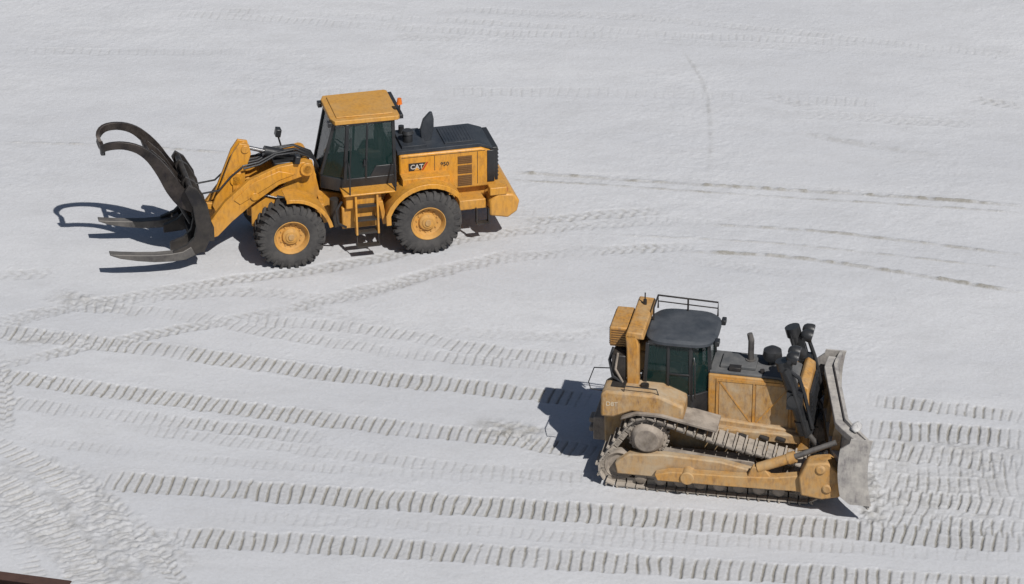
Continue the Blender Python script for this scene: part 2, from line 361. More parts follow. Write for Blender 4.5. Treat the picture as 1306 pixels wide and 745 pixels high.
c3=mixc(rng(n3.outputs[0],.42,.75,0,.35),c25.outputs[2],(.38,.375,.37))
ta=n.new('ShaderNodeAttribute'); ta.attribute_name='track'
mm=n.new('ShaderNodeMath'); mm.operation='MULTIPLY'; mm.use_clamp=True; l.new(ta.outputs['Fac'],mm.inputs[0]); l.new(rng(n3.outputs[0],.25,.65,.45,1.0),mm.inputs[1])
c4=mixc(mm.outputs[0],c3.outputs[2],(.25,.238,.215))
l.new(c4.outputs[2],b.inputs['Base Color']); b.inputs['Roughness'].default_value=.95; b.inputs['Specular IOR Level'].default_value=.15
bp=n.new('ShaderNodeBump'); bp.inputs['Strength'].default_value=.45; bp.inputs['Distance'].default_value=.025
n4=noise(12,8,.8); l.new(n4.outputs[0],bp.inputs['Height']); l.new(bp.outputs[0],b.inputs['Normal'])
me.materials.append(m)

# ============================================================= WHEEL LOADER
a=math.radians(193.7)
L=empty('wheel_loader',(-3.995,2.90,0),a,'yellow wheel loader on big black tyres with a raised dark log grapple in front','wheel loader')
rf=MB()
rf.prism([(-.15,.72),(-.15,1.25),(-1.0,1.45),(-3.3,1.45),(-3.55,.9),(-3.0,.62),(-.9,.62)],-.45,.45)
rf.box(-1.0,-2.4,-.6,.6,.9,1.35); rf.cyl((-1.74,-.8,.78),(-1.74,.8,.78),.2); rf.cyl((-1.74,-.35,.78),(-1.74,.35,.78),.33)
rf.build('rear_frame',YEL,L,.02)
ff=MB()
ffp=[(.15,.7),(.1,1.35),(.7,1.5),(.85,2.3),(1.25,2.35),(1.55,1.7),(2.35,1.25),(2.35,.75),(1.9,.6),(.8,.6)]
ff.prism(ffp,-.36,-.26); ff.prism(ffp,.26,.36)
ff.box(.3,2.2,-.26,.26,.68,1.2); ff.box(.75,1.15,-.26,.26,1.2,1.9)
ff.cyl((1.57,-.8,.78),(1.57,.8,.78),.2); ff.cyl((1.57,-.33,.78),(1.57,.33,.78),.34)
ff.cyl((1.02,-.62,2.2),(1.02,.62,2.2),.12)
ff.build('front_frame',YEL,L,.015)
h=MB(); h.cyl((0,0,.7),(0,0,1.45),.16); h.box(-.25,.3,-.22,.22,.75,.9); h.box(-.25,.3,-.22,.22,1.2,1.32)
h.build('articulation_joint',DST,L)
for s in(1,-1): MB().cyl((-.5,s*.4,.95),(.45,s*.36,.95),.06).build('steering_cylinder',DST,L)
tp=[(.40,-.22),(.42,-.27),(.55,-.31),(.69,-.31),(.765,-.26),(.79,-.12),(.795,0),(.79,.12),(.765,.26),(.69,.31),(.55,.31),(.42,.27),(.40,.22),(.38,.1),(.38,-.1)]
ty=MB(); ty.lathe(tp,seg=56)
for k in range(26):
    for sgn in(-1,1):
        t0=2*PI*(k+(.5 if sgn>0 else 0))/26
        def P(r,y,t): return Vector((r*math.cos(t),y,r*math.sin(t)))
        secs=[]
        for (y,r0,r1,dt) in((.015,.76,.842,0),(.16,.76,.842,.06),(.275,.72,.82,.105),(.325,.64,.735,.115)):
            wv=.052
            secs.append([P(r0,sgn*y,t0+dt-wv),P(r1,sgn*y,t0+dt-wv*.8),P(r1,sgn*y,t0+dt+wv*.8),P(r0,sgn*y,t0+dt+wv)])
        ty.rings(secs)
rm=MB(); rm.lathe([(.40,.24),(.425,.285),(.41,.29),(.37,.235),(.35,.15),(.30,.13),(.22,.135),(.20,.20),(.14,.22),(.13,.24),(.001,.245),(.001,-.2),(.40,-.24)],seg=36)
for k in range(12):
    t=2*PI*k/12; rm.cyl((.26*math.cos(t),.12,.26*math.sin(t)),(.26*math.cos(t),.16,.26*math.sin(t)),.022,seg=6)
wh=rm.build('wheel',YEL,L); tyr=ty.build('tyre',RUB,wh)
hub=MB().cyl((0,.2,0),(0,.27,0),.09,.07).build('hub_cap',DYEL,wh)
wp=[(1.57,1.06,0),(-1.74,1.06,0),(1.57,-1.06,PI),(-1.74,-1.06,PI)]
for i,(x,y,r) in enumerate(wp):
    if i==0: q=wh
    else:
        q=wh.copy(); col.objects.link(q); q.parent=L
        for c in (tyr,hub):
            d=c.copy(); col.objects.link(d); d.parent=q
    q.location=(x,y,.81); q.rotation_euler=(0,.37*i,r)
def arc(cx,cz,r,a0,a1,n=10): return [(cx+r*math.cos(math.radians(a0+(a1-a0)*k/n)),cz+r*math.sin(math.radians(a0+(a1-a0)*k/n))) for k in range(n+1)]
for s in(1,-1):
    f=MB(); f.ribbon(arc(1.57,.79,1.0,84,168),.035,s*.72,s*1.36); f.ribbon(arc(1.57,.79,.98,84,168),.09,s*1.34,s*1.38); f.beam((.7,s*.4,1.35),(.75,s*.9,1.35),.1,.1,(1,0,0))
    f.build('front_fender',YEL,L,.008)
    f=MB(); pth=[(-.78,.9)]+arc(-1.74,.79,1.03,20,138); f.ribbon(pth,.04,s*.62,s*1.34); f.ribbon([(x-.0,z-.03) for x,z in pth],.12,s*1.32,s*1.365)
    f.box(-1.2,-2.35,s*.62,s*1.0,1.62,1.86)
    f.build('rear_fender',YEL,L,.01)
for s in(1,-1):
    p=MB(); p.box(.2,-.66,s*.55,s*1.08,1.28,1.64); p.box(.28,-.98,s*.55,s*1.22,1.66,1.71)
    p.build('side_platform',YEL,L,.02)
    MB().box(.28,-.6,s*.5,s*.98,.72,1.27).build('battery_box',YEL,L,.03)
    MB().cyl((.42,s*.78,.75),(.42,s*.78,1.45),.12).build('air_tank',DST,L)
    q=MB(); q.tube([(.3,s*1.08,1.5),(.45,s*1.12,1.3),(.4,s*1.1,.95),(.2,s*1.05,.8)],.03); q.build('fuel_hose',BLK,L)
    ld=MB(); ld.beam((-.02,s*1.1,1.66),(-.02,s*1.22,.66),.05,.17,(1,0,0)); ld.beam((-.54,s*1.1,1.66),(-.54,s*1.22,.66),.05,.17,(1,0,0)); ld.beam((-.64,s*1.04,1.4),(-.74,s*1.04,.8),.10,.10,(1,0,0))
    ld.build('access_ladder',YEL,L,.01)
    for z,y in((1.36,1.14),(1.02,1.18),(.70,1.22)): MB().box(-.05,-.51,s*(y-.12),s*(y+.05),z-.025,z+.025).build('ladder_tread',DST,L)
    st=MB(); st.box(.0,-.56,s*1.18,s*1.38,.38,.41)
    for x in(-.02,-.54): st.beam((x,s*1.23,.70),(x,s*1.28,.39),.015,.05,(1,0,0))
    st.build('ladder_step',DST,L)
    MB().tube([(.12,s*1.2,1.70),(.12,s*1.22,2.2),(.12,s*1.1,2.42),(.12,s*.86,2.46)],.02).build('front_handrail',BLK,L)
    MB().tube([(-.98,s*1.2,1.70),(-.98,s*1.22,2.2),(-1.02,s*.9,2.4)],.02).build('rear_handrail',BLK,L)
    tb=MB(); tb.box(-2.6,-3.25,s*.45,s*.9,.85,1.1); tb.build('rear_tank',YEL,L,.02)
    tb=MB(); tb.box(-2.98,-3.30,s*.92,s*1.1,.52,.55); tb.box(-2.98,-3.01,s*.92,s*1.05,.52,.9); tb.box(-3.27,-3.30,s*.92,s*1.05,.52,.9)
    tb.build('rear_step',DST,L)
# hood
hd=MB(); hd.prism([(-1.2,1.3),(-1.2,2.33),(-3.2,2.33),(-3.46,2.22),(-3.56,1.3)],-.64,.64)
hd.prism([(-1.25,1.3),(-1.25,1.85),(-1.6,1.85),(-2.2,1.3)],-.8,.8)
hood=hd.build('engine_hood',YEL,L,.05)
tp_=MB(); tp_.prism([(-1.16,2.33),(-1.16,2.42),(-3.16,2.43),(-3.48,2.31),(-3.52,2.23),(-3.22,2.335)],-.60,.60)
tp_.box(-1.3,-1.9,-.5,.5,2.41,2.49); tp_.box(-2.35,-3.1,-.45,.45,2.42,2.46)
for k in range(9): tp_.box(-2.4-.075*k,-2.43-.075*k,-.4,.4,2.46,2.47)
tp_.build('hood_top',DGR,hood,.02)
g=MB(); g.box(-3.46,-3.62,-.6,.6,1.42,2.29)
for k in range(8): g.box(-3.62,-3.65,-.55,.55,1.5+.095*k,1.54+.095*k)
g.box(-3.34,-3.52,.63,.66,1.42,2.25); g.box(-3.34,-3.52,-.63,-.66,1.42,2.25)
g.build('rear_grille',BLK,hood,.015)
for s in(1,-1):
    for (x0,x1,z0,z1) in((-2.62,-2.97,1.96,2.16),(-2.62,-2.97,1.70,1.92),(-2.62,-2.97,1.38,1.66)):
        v=MB(); v.box(x0,x1,s*.635,s*.65,z0,z1)
        k=z0+.03
        while k<z1-.02: v.box(x0-.02,x1+.02,s*.65,s*.662,k,k+.015); k+=.045
        v.build('hood_vent',LOUV,hood)
    for x in(-2.05,-3.1): MB().box(x,x-.012,s*.638,s*.645,1.4,2.24).build('panel_seam',BLK,hood)
    MB().box(-1.25,-3.3,s*.638,s*.644,2.25,2.262).build('panel_seam',BLK,hood)
lp=MB(); lp.prism([(-1.42,1.90),(-1.42,2.10),(-1.84,2.10),(-1.72,1.90)],.64,.647); lp.build('logo_patch',BLK,hood)
nx=((-1,0,0),(0,0,1),(0,1,0))
text('CAT',.16,TM((-1.62,.65,2.00),*nx),WHT,hood,'logo_lettering')
tri=MB(); tri.prism([(-1.55,1.91),(-1.62,1.995),(-1.69,1.91)],.651,.658); tri.build('logo_triangle',YEL2,hood)
text('950',.14,TM((-2.30,.647,2.00),*nx),BLK,hood,'model_number',.01)
rd=MB(); rd.prism([(-1.74,1.90),(-1.86,2.10),(-1.90,2.10),(-1.78,1.90)],.64,.647); rd.build('red_stripe',RED,hood)
ex=MB(); ex.rings([[(-1.98+dx*k+off,.05+dy*k2,z) for dx,dy in((.17,.05),(0,.08),(-.17,.05),(-.17,-.05),(0,-.08),(.17,-.05))] for z,k,k2,off in((2.42,.7,1.2,0),(2.7,.95,1,-.02),(2.95,.75,1,-.06),(3.12,.2,.8,-.12))])
ex.build('exhaust_stack',DGR,L,.01)
MB().cyl((-1.5,.2,2.48),(-1.5,.2,2.72),.12).cyl((-1.5,.2,2.70),(-1.5,.2,2.78),.15,.12).build('air_precleaner',BLK,L)
MB().cyl((-1.45,-.3,2.48),(-1.45,-.3,2.68),.07).build('filler_cap',BLK,L)
cw=MB(); cw.prism([(-3.3,.72),(-3.3,1.10),(-3.52,1.30),(-3.90,1.24),(-4.04,1.05),(-3.98,.78),(-3.75,.62)],-1.10,1.10)
cwt=cw.build('counterweight',YEL,L,.05)
for s in(1,-1):
    q=MB(); q.box(-3.3,-3.72,s*.85,s*1.12,1.26,1.46); q.build('lamp_housing',YEL,cwt,.02)
    q=MB(); q.box(-3.72,-3.74,s*.9,s*1.07,1.31,1.41); q.build('tail_lamp',RLENS,cwt)
# cab
RZ=3.32
Apt=lambda s:((.66,.40*s,1.95),(.34,.56*s,RZ)); Bp=lambda s:((.16,.76*s,1.80),(.06,.74*s,RZ)); Cp=lambda s:((-1.06,.76*s,1.80),(-1.04,.72*s,RZ))
cb=MB()
cb.prismz([(.68,.42),(.68,-.42),(.2,-.79),(-1.1,-.79),(-1.1,.79),(.2,.79)],1.6,1.93)
for s in(1,-1):
    for P_ in(Apt,Bp,Cp): cb.beam(*P_(s),.07,.08)
    cb.beam(Apt(s)[1],Bp(s)[1],.06,.07); cb.beam(Bp(s)[1],Cp(s)[1],.06,.07)
    cb.beam((-.35,s*.77,1.85),(-.42,s*.74,RZ),.05,.05)
    cb.pane([(-.42,s*.765,1.88),(-1.05,s*.765,1.88),(-1.05,s*.765,2.2),(-.6,s*.765,2.2)],.03)
cb.beam(Apt(1)[1],Apt(-1)[1],.06,.07,(1,0,0)); cb.beam(Cp(1)[1],Cp(-1)[1],.06,.07,(1,0,0))
cb.box(-1.02,-1.1,-.74,.74,1.9,2.45)
cab=cb.build('cab',BLK,L,.012)
def pn(name,ps): return MB().pane(ps,.01).build(name,GLS,cab)
pn('windshield',[Apt(1)[0],Apt(1)[1],Apt(-1)[1],Apt(-1)[0]])
for s in(1,-1):
    pn('corner_window',[Apt(s)[0],Apt(s)[1],Bp(s)[1],Bp(s)[0]])
    pn('door_window',[Bp(s)[0],Bp(s)[1],(-.42,s*.74,RZ),(-.35,s*.765,1.85)])
    pn('side_window',[(-.36,s*.762,1.9),(-.42,s*.74,RZ),Cp(s)[1],Cp(s)[0]])
pn('rear_window',[(-1.06,.72,2.45),(-1.04,.72,RZ),(-1.04,-.72,RZ),(-1.06,-.72,2.45)])
q=MB(); q.box(-.35,-.85,-.25,.25,2.1,2.25); q.box(-.78,-.92,-.25,.25,2.2,2.9); q.box(-.82,-.92,-.13,.13,2.9,3.08); q.box(-.35,-.8,.26,.38,2.2,2.38); q.build('operator_seat',SEAT,cab,.03)
q=MB(); q.cyl((.35,0,1.9),(.15,0,2.5),.04); q.tube([(.12+.12*math.cos(t),.2*math.sin(t),2.52+.08*math.cos(t)) for t in [2*PI*k/16 for k in range(16)]],.015,close=True); q.build('steering_wheel',BLK,cab)
MB().tube([(.05,.82,2.0),(.05,.86,2.1),(.0,.86,2.9),(.0,.8,3.0)],.014).build('door_grab_bar',BLK,cab)
MB().box(-.3,-.34,.77,.83,2.25,2.4).build('door_handle',BLK,cab)
rfm=MB(); rfm.prismz([(.44,.58),(.36,.78),(-1.14,.80),(-1.2,.74),(-1.2,-.74),(-1.14,-.80),(.36,-.78),(.44,-.58)],RZ+.02,RZ+.13)
rfm.prismz([(.30,.62),(-1.05,.64),(-1.05,-.64),(.30,-.62)],RZ+.13,RZ+.16)
rfo=rfm.build('cab_roof',YEL2,cab,.025)
MB().box(-1.2,-1.30,-.7,.7,RZ,RZ+.10).build('roof_rear_trim',BLK,cab,.01)
for y in(-.6,.6): MB().box(.42,.52,y-.09,y+.09,RZ-.06,RZ+.06).build('roof_lamp',BLK,cab,.01)
q=MB(); q.cyl((-1.24,.55,RZ+.05),(-1.24,.55,3.64),.02); q.build('beacon_post',BLK,cab)
q=MB(); q.cyl((-1.24,.55,3.64),(-1.24,.55,3.78),.07,.05); q.build('beacon',BEA,cab)
# lift arms
poly=[(.88,2.30),(1.1,2.38),(1.7,2.32),(2.4,2.05),(3.0,1.55),(3.50,.92),(3.52,.72),(3.38,.62),(3.2,.68),(2.85,1.02),(2.35,1.42),(1.7,1.85),(1.1,2.02),(.88,2.1)]
for s in(1,-1):
    q=MB(); q.prism(poly,s*.42,s*.56); q.cyl((1.02,s*.38,2.2),(1.02,s*.62,2.2),.17); q.cyl((3.4,s*.38,.78),(3.4,s*.62,.78),.14); q.cyl((2.3,s*.3,1.62),(2.3,s*.6,1.62),.1)
    q.prism([(1.3,2.1),(1.7,2.22),(2.3,2.0),(2.8,1.58),(2.65,1.45),(2.2,1.7),(1.7,1.98)],s*.56,s*.585)
    q.build('lift_arm',YEL,L,.012)
    q=MB(); q.cyl((.95,s*.34,1.15),(1.75,s*.34,1.42),.09); q.build('lift_cylinder',BLK,L)
    q=MB(); q.cyl((1.75,s*.34,1.42),(2.3,s*.34,1.62),.045); q.build('lift_cylinder_rod',CHR,L)
q=MB(); q.cyl((2.6,-.42,1.62),(2.6,.42,1.62),.13); q.box(2.45,2.75,-.2,.2,1.6,2.1); q.build('arm_crossmember',YEL,L,.01)
for s in(1,-1):
    q=MB(); q.prism([(2.28,2.55),(2.32,2.78),(2.55,2.84),(2.72,2.6),(2.98,1.95),(3.25,1.3),(3.18,1.12),(3.02,1.12),(2.7,1.6),(2.5,1.9)],s*.08,s*.16); q.cyl((2.42,s*.05,2.68),(2.42,s*.19,2.68),.1); q.cyl((2.68,s*.05,1.9),(2.68,s*.2,1.9),.13); q.build('bellcrank',YEL,L,.012)
q=MB(); q.cyl((1.15,0,2.28),(1.95,0,2.52),.13); q.cyl((1.05,-.1,2.25),(1.05,.1,2.25),.14); q.build('tilt_cylinder',BLK,L)
q=MB(); q.cyl((1.95,0,2.52),(2.42,0,2.68),.05); q.build('tilt_cylinder_rod',CHR,L)
q=MB(); q.beam((3.12,0,1.22),(3.66,0,1.3),.14,.16); q.build('tilt_link',YEL,L,.01)
for k in range(5):
    y=-.22+.11*k; MB().tube([(.5,y*.8,1.7),(.8,y,2.3),(1.2,y,2.5+.04*(k%2)),(1.7,y,2.48),(2.1,y*1.2,2.3),(2.5,y*1.4,2.25)],.03).build('hydraulic_hose',BLK,L)
for s in(1,-1): MB().tube([(2.5,s*.2,2.25),(2.8,s*.25,2.05),(3.1,s*.3,1.75),(3.6,s*.3,1.7)],.024).build('hydraulic_hose',BLK,L)
MB().box(1.25,1.75,-.3,.3,2.1,2.30).build('valve_block',BLK,L,.02)
for s,x,z in((-1,1.5,2.62),(1,1.25,2.38)):
    q=MB(); q.tube([(x-.25,s*.38,2.1),(x-.1,s*.5,2.2),(x,s*.55,z)],.022); q.build('lamp_stalk',BLK,L)
    q=MB(); q.fbox((x,s*.55,z+.1),(1,0,.2),(0,1,0),(-.2,0,1),.13,.22,.2); q.build('work_lamp',BLK,L,.02)
# grapple fork
fk=MB()
fp=[(4.35,.42),(3.9,.44),(3.6,.58),(3.46,.85),(3.42,1.3),(3.5,1.75),(3.72,2.15),(3.92,2.3),(4.02,2.15),(3.84,1.7),(3.78,1.2),(3.84,.92),(4.02,.74),(4.35,.62)]
for y in(-.98,-.5,.5,.98): fk.prism(fp,y-.05,y+.05)
fk.cyl((3.68,-1.0,1.75),(3.68,1.0,1.75),.11); fk.cyl((3.60,-1.0,1.15),(3.60,1.0,1.15),.09); fk.box(3.6,3.85,-1.02,1.02,.52,.72); fk.cyl((3.88,-1.0,2.18),(3.88,1.0,2.18),.07)
for y in(-.55,.55): fk.prism([(3.3,.6),(3.3,.95),(3.5,1.5),(3.7,1.4),(3.7,.6)],y-.08,y+.08)
for y in(-.75,-.25,0,.25,.75): fk.box(3.58,3.70,y-.04,y+.04,.7,1.7)
fr=fk.build('fork_frame',DST,L,.008)
for s in(1,-1):
    q=MB(); q.ribbon([(5.85,.72),(5.6,.64),(5.2,.56),(4.8,.50),(4.4,.48),(4.1,.50),(3.88,.60)],[.03,.10,.15,.18,.20,.22,.24],s*.95-.11,s*.95+.11); q.build('fork_tine',TIN,fr,.012)
cp=[(5.78,2.96),(5.82,3.14),(5.66,3.27),(5.34,3.28),(5.0,3.16),(4.72,2.92),(4.46,2.55),(4.25,2.15),(4.02,1.82),(3.74,1.62)]
q=MB()
yy=[.16,.36,.52,.58,.62,.66,.70,.72,.74,.76]
hh=[.15,.17,.18,.18,.20,.24,.32,.38,.40,.36]
def dens(a_,n=3):
    o=[]
    for i in range(len(a_)-1):
        for k in range(n): o.append(a_[i]+(a_[i+1]-a_[i])*k/n)
    return o+[a_[-1]]
for s in(1,-1):
    q.ribbon3(smooth([(x,s*y,z) for (x,z),y in zip(cp,yy)]),.085,dens(hh))
q.beam((5.78,-.22,3.0),(5.78,.22,3.0),.18,.09,(0,0,1))
q.cyl((4.74,-.64,2.86),(4.74,.64,2.86),.06); q.cyl((4.42,-.66,2.42),(4.42,.66,2.42),.07); q.box(4.18,4.28,-.7,.7,1.98,2.2); q.box(3.86,3.98,-.72,.72,1.55,1.85)
for y in(-.26,.26): q.ribbon3(smooth([(x,y,z) for x,z in cp[5:]]),.07,dens([.14,.26,.32,.34,.32]))
q.beam((4.7,.26,2.86),(4.4,.66,2.42),.06,.1); q.beam((4.7,-.26,2.86),(4.4,-.66,2.42),.06,.1)
clp=q.build('clamp',BRN,L,.006)
for s in(1,-1):
    q=MB(); q.cyl((3.78,s*.2,.95),(4.1,s*.2,1.6),.07); q.cyl((4.1,s*.2,1.6),(4.25,s*.2,2.1),.04); q.build('clamp_cylinder',BLK,clp)

# ============================================================= BULLDOZER
DZ=empty('bulldozer',(4.45,-8.28,0),math.radians(-11),'dusty yellow crawler bulldozer with dark rounded cab roof and raised steel blade','bulldozer')
def hull(circs,n=72):
    pts=[]
    for cx,cz,r in circs:
        for k in range(n): t=2*PI*k/n; pts.append((cx+r*math.cos(t),cz+r*math.sin(t)))
    pts=sorted(set(pts))
    def half(ps):
        o=[]
        for p in ps:
            while len(o)>1 and (o[-1][0]-o[-2][0])*(p[1]-o[-2][1])-(o[-1][1]-o[-2][1])*(p[0]-o[-2][0])<=0:o.pop()
            o.append(p)
        return o
    a_=half(pts);b_=half(pts[::-1]); return a_[:-1]+b_[:-1]
circ=[(-1.98,.47,.38),(1.95,.49,.39),(-1.38,1.22,.47)]
hp=hull(circ)
def resample(hp,N):
    P=[Vector((x,z)) for x,z in hp]; n=len(P); S=[0]
    for i in range(n): S.append(S[-1]+(P[(i+1)%n]-P[i]).length)
    out=[];tot=S[-1];j=0
    for k in range(N):
        t=tot*k/N
        while S[j+1]<t:j+=1
        f=(t-S[j])/(S[j+1]-S[j]); p=P[j].lerp(P[(j+1)%n],f); d=(P[(j+1)%n]-P[j]).normalized(); out.append((p,d))
    return out,tot
sh,tot=resample(hp,50); pit=tot/50
for s in(-1,1):
    y0,y1=s*.80,s*1.38
    tr=MB()
    for p,d in sh:
        nn=Vector((d.y,-d.x))
        ex_=(d.x,0,d.y); ez=(nn.x,0,nn.y); sag=0
        if d.x<-.5 and p.x>-1.0 and p.x<1.6: sag=-.06*math.sin((p.x+1.0)/2.6*PI)
        c=Vector((p.x,(y0+y1)/2,p.y+sag))
        tr.fbox(c+Vector(ez)*.03,ex_,(0,1,0),ez,pit*.9,abs(y1-y0),.03)
        tr.fbox(c+Vector(ez)*.07-Vector(ex_)*pit*.3,ex_,(0,1,0),ez,.035,abs(y1-y0),.07)
        for yy_ in(-.11,.11): tr.fbox(c-Vector(ez)*.05+Vector((0,yy_,0)),ex_,(0,1,0),ez,pit*.85,.05,.12)
        tr.cyl(c-Vector(ez)*.05+Vector((0,-.14,0)),c-Vector(ez)*.05+Vector((0,.14,0)),.035,seg=8)
    track=tr.build('crawler_track',TRK,DZ)
    rfq=MB(); rfq.box(-1.6,1.5,s*.92,s*1.28,.24,.72); rfq.box(-1.2,.9,s*.88,s*1.22,.72,.86); rfq.prism([(1.5,.26),(1.5,.7),(2.0,.62),(2.0,.38)],s*.94,s*1.27)
    rfq.prism([(-1.6,.26),(-1.6,.7),(-1.95,.62),(-1.95,.38)],s*.94,s*1.27)
    rfr=rfq.build('roller_frame',HUB,DZ,.02)
    for k in range(8):
        x=-1.5+k*.42; MB().lathe([(.001,s*.86),(.13,s*.86),(.13,s*1.0),(.1,s*1.02),(.1,s*1.18),(.13,s*1.2),(.13,s*1.3),(.06,s*1.33),(.001,s*1.33)],(x,0,.25),20).build('track_roller',HUB,rfr)
    for (cx,cz,r) in circ[:2]:
        MB().lathe([(.001,s*.98),(r-.07,s*.98),(r-.05,s*1.02),(r-.03,s*1.2),(r-.07,s*1.24),(r*.6,s*1.18),(r*.3,s*1.19),(r*.28,s*1.3),(.001,s*1.31)],(cx,0,cz),28).build('idler_wheel',HUB,track)
    q=MB(); q.lathe([(.001,s*.85),(.40,s*.85),(.42,s*1.1),(.41,s*1.2),(.36,s*1.22),(.33,s*1.30),(.29,s*1.36),(.25,s*1.40),(.12,s*1.41),(.001,s*1.41)],(-1.38,0,1.22),32)
    for k in range(16): t=2*PI*k/16; q.cyl((-1.38+.375*math.cos(t),s*1.2,1.22+.375*math.sin(t)),(-1.38+.375*math.cos(t),s*1.25,1.22+.375*math.sin(t)),.02,seg=6)
    q.build('final_drive',HUB,DZ)
    q=MB()
    for k in range(24):
        t=2*PI*k/24; q.fbox((-1.38+.43*math.cos(t),s*1.1,1.22+.43*math.sin(t)),(math.cos(t),0,math.sin(t)),(0,1,0),(-math.sin(t),0,math.cos(t)),.07,.08,.05)
    q.lathe([(.36,s*1.06),(.41,s*1.06),(.41,s*1.14),(.36,s*1.14)],(-1.38,0,1.22),32); q.build('drive_sprocket',TRK,DZ)
    q=MB(); q.prism([(-2.0,.36),(-2.05,.62),(-1.75,.86),(-1.0,.92),(.2,.88),(.9,.74),(.9,.6),(-.6,.5),(-.8,.36)],s*1.2,s*1.40); q.build('track_guard',TAN,DZ,.03)
    sf=0 if s<0 else -.62
    fx=lambda pl:[(x+(sf if x>1.0 else 0),z) for x,z in pl]
    q=MB(); q.prism(fx([(-1.1,.42),(-1.16,.56),(-.8,.66),(.6,.70),(1.4,.76),(2.2,.92),(2.5,.92),(2.5,.62),(2.0,.48),(.4,.44)]),s*1.42,s*1.64)
    q.cyl((-.46,s*1.2,.56),(-.46,s*1.69,.56),.15); q.prism([(.8,.70),(.9,.94),(1.15,.94),(1.3,.74)],s*1.44,s*1.6)
    pa=q.build('push_arm',DYEL,DZ,.02)
    q=MB(); q.prism([(x+sf,z) for x,z in [(1.95,.46),(1.9,.9),(2.05,1.22),(2.5,1.30),(2.78,1.05),(2.78,.50),(2.4,.40)]],s*1.32,s*1.76); q.cyl((2.35+sf,s*1.3,1.12),(2.35+sf,s*1.80,1.12),.11); q.cyl((2.5+sf,s*1.3,.68),(2.5+sf,s*1.80,.68),.11); q.build('arm_joint',DYEL,pa,.04)
    q=MB(); q.box(2.78+sf,2.98+sf,s*1.30,s*1.74,.52,1.12); q.build('arm_bracket',DST,pa,.03)
    q=MB(); q.cyl((1.02,s*1.52,.90),(1.75+sf*.6,s*1.5,1.22),.11); q.cyl((1.65+sf*.6,s*1.5,1.17),(1.78+sf*.6,s*1.5,1.235),.13); q.build('tilt_brace',DYEL,DZ)
    q=MB(); q.cyl((1.75+sf*.6,s*1.5,1.22),(2.62+sf,s*1.42,1.62),.06); q.build('brace_rod',TIN,DZ)
q=MB(); q.prism([(-2.40,.62),(-2.42,1.5),(-.3,1.5),(1.8,1.35),(1.85,.8),(1.6,.5),(-2.2,.5)],-.62,.62); q.box(-.4,1.8,-.75,.75,1.1,1.32)
q.build('main_frame',TAN,DZ,.03)
q=MB(); q.box(-2.40,-2.68,-.45,.45,.6,1.15); q.box(-2.68,-2.82,-.15,.15,.62,.74); q.box(-2.68,-2.82,-.15,.15,.84,.96); q.build('drawbar_box',HUB,DZ,.03)
for s in(-1,1):
    q=MB(); q.prism([(-2.38,1.66),(-2.38,2.2),(-2.26,2.28),(-1.15,2.26),(-.62,2.05),(-.62,1.7),(-1.0,1.78),(-1.7,1.84),(-2.1,1.66)],s*.62,s*1.32); tk=q.build('fender_tank',TAN,DZ,.05)
    q=MB(); q.prism([(-1.9,1.72),(-1.6,1.86),(-1.1,1.86),(-.5,1.74),(.1,1.62),(.1,1.56),(-.5,1.68),(-1.1,1.8),(-1.6,1.8),(-1.95,1.66)],s*.7,s*1.40); q.box(-.62,-.1,s*.6,s*1.1,1.5,1.56); q.build('fender_ledge',HUB,DZ,.01)
    MB().cyl((-1.5,s*.95,2.26),(-1.5,s*.95,2.33),.09).build('filler_cap',DST,tk)
    MB().box(-2.2,-1.9,s*.8,s*1.1,2.26,2.30).build('tank_hatch',DST,tk)
    q=MB(); q.tube([(-1.9,s*1.25,2.24),(-1.88,s*1.28,2.42),(-1.2,s*1.28,2.40),(-1.15,s*1.25,2.22)],.014); q.build('grab_rail',BLK,tk)
    if s<0:
        text('D8T',.14,TM((-2.14,-1.3225,1.98),(1,0,0),(0,0,1),(0,-1,0)),FADE,tk,'model_number',.0)
q=MB(); q.tube([(-2.38,-.8,2.0),(-2.68,-.8,2.02),(-2.78,-.5,2.02),(-2.78,.2,2.0),(-2.38,.25,2.0)],.012); q.build('rear_guard_rail',DST,DZ)
# engine
q=MB(); q.prism([(-.22,1.2),(-.22,2.48),(1.25,2.46),(1.66,2.34),(1.70,1.2)],-.52,.52); eh=q.build('engine_hood',DYEL,DZ,.03)
q=MB(); q.prism([(-.20,2.48),(-.20,2.54),(1.26,2.52),(1.64,2.40),(1.68,2.345),(1.25,2.465)],-.48,.48); q.box(.0,.75,-.3,.3,2.53,2.60); q.build('hood_top',HGR,eh,.012)
for s in(-1,1):
    for x0,x1 in((.02,.72),(.80,1.50)): MB().box(x0,x1,s*.52,s*.535,1.34,2.33).build('engine_side_door',TAN,eh,.01)
    q=MB(); q.beam((.04,s*.54,2.32),(.70,s*.54,1.42),.012,.03); q.beam((.82,s*.54,1.42),(1.46,s*.54,2.26),.012,.03)
    for x in(-.02,.76,1.54): q.box(x-.02,x+.02,s*.52,s*.548,1.30,2.36)
    q.box(-.04,1.56,s*.52,s*.546,2.34,2.40); q.build('door_brace',DYEL,eh)
    q=MB(); q.prism([(-.1,1.24),(-.1,1.36),(.5,1.32),(1.5,1.28),(1.7,1.1),(-.1,1.1)],s*.52,s*.74); q.build('belly_panel',TAN,DZ,.02)
    for k,x in enumerate((.1,.5,.95,1.3)): MB().cyl((x,s*.74,1.22),(x+.18,s*.80,1.20),.05).build('side_fitting',DST,DZ)
q=MB(); q.prism([(1.68,.85),(1.68,2.42),(1.76,2.5),(1.92,2.4),(1.98,.95)],-.64,.64); rg=q.build('radiator_guard',DYEL,DZ,.03)
q=MB(); q.box(1.94,1.98,-.54,.54,1.0,2.25)
for k in range(10): q.box(1.98,2.01,-.5,.5,1.05+.12*k,1.10+.12*k)
q.build('radiator_grille',BLK,rg)
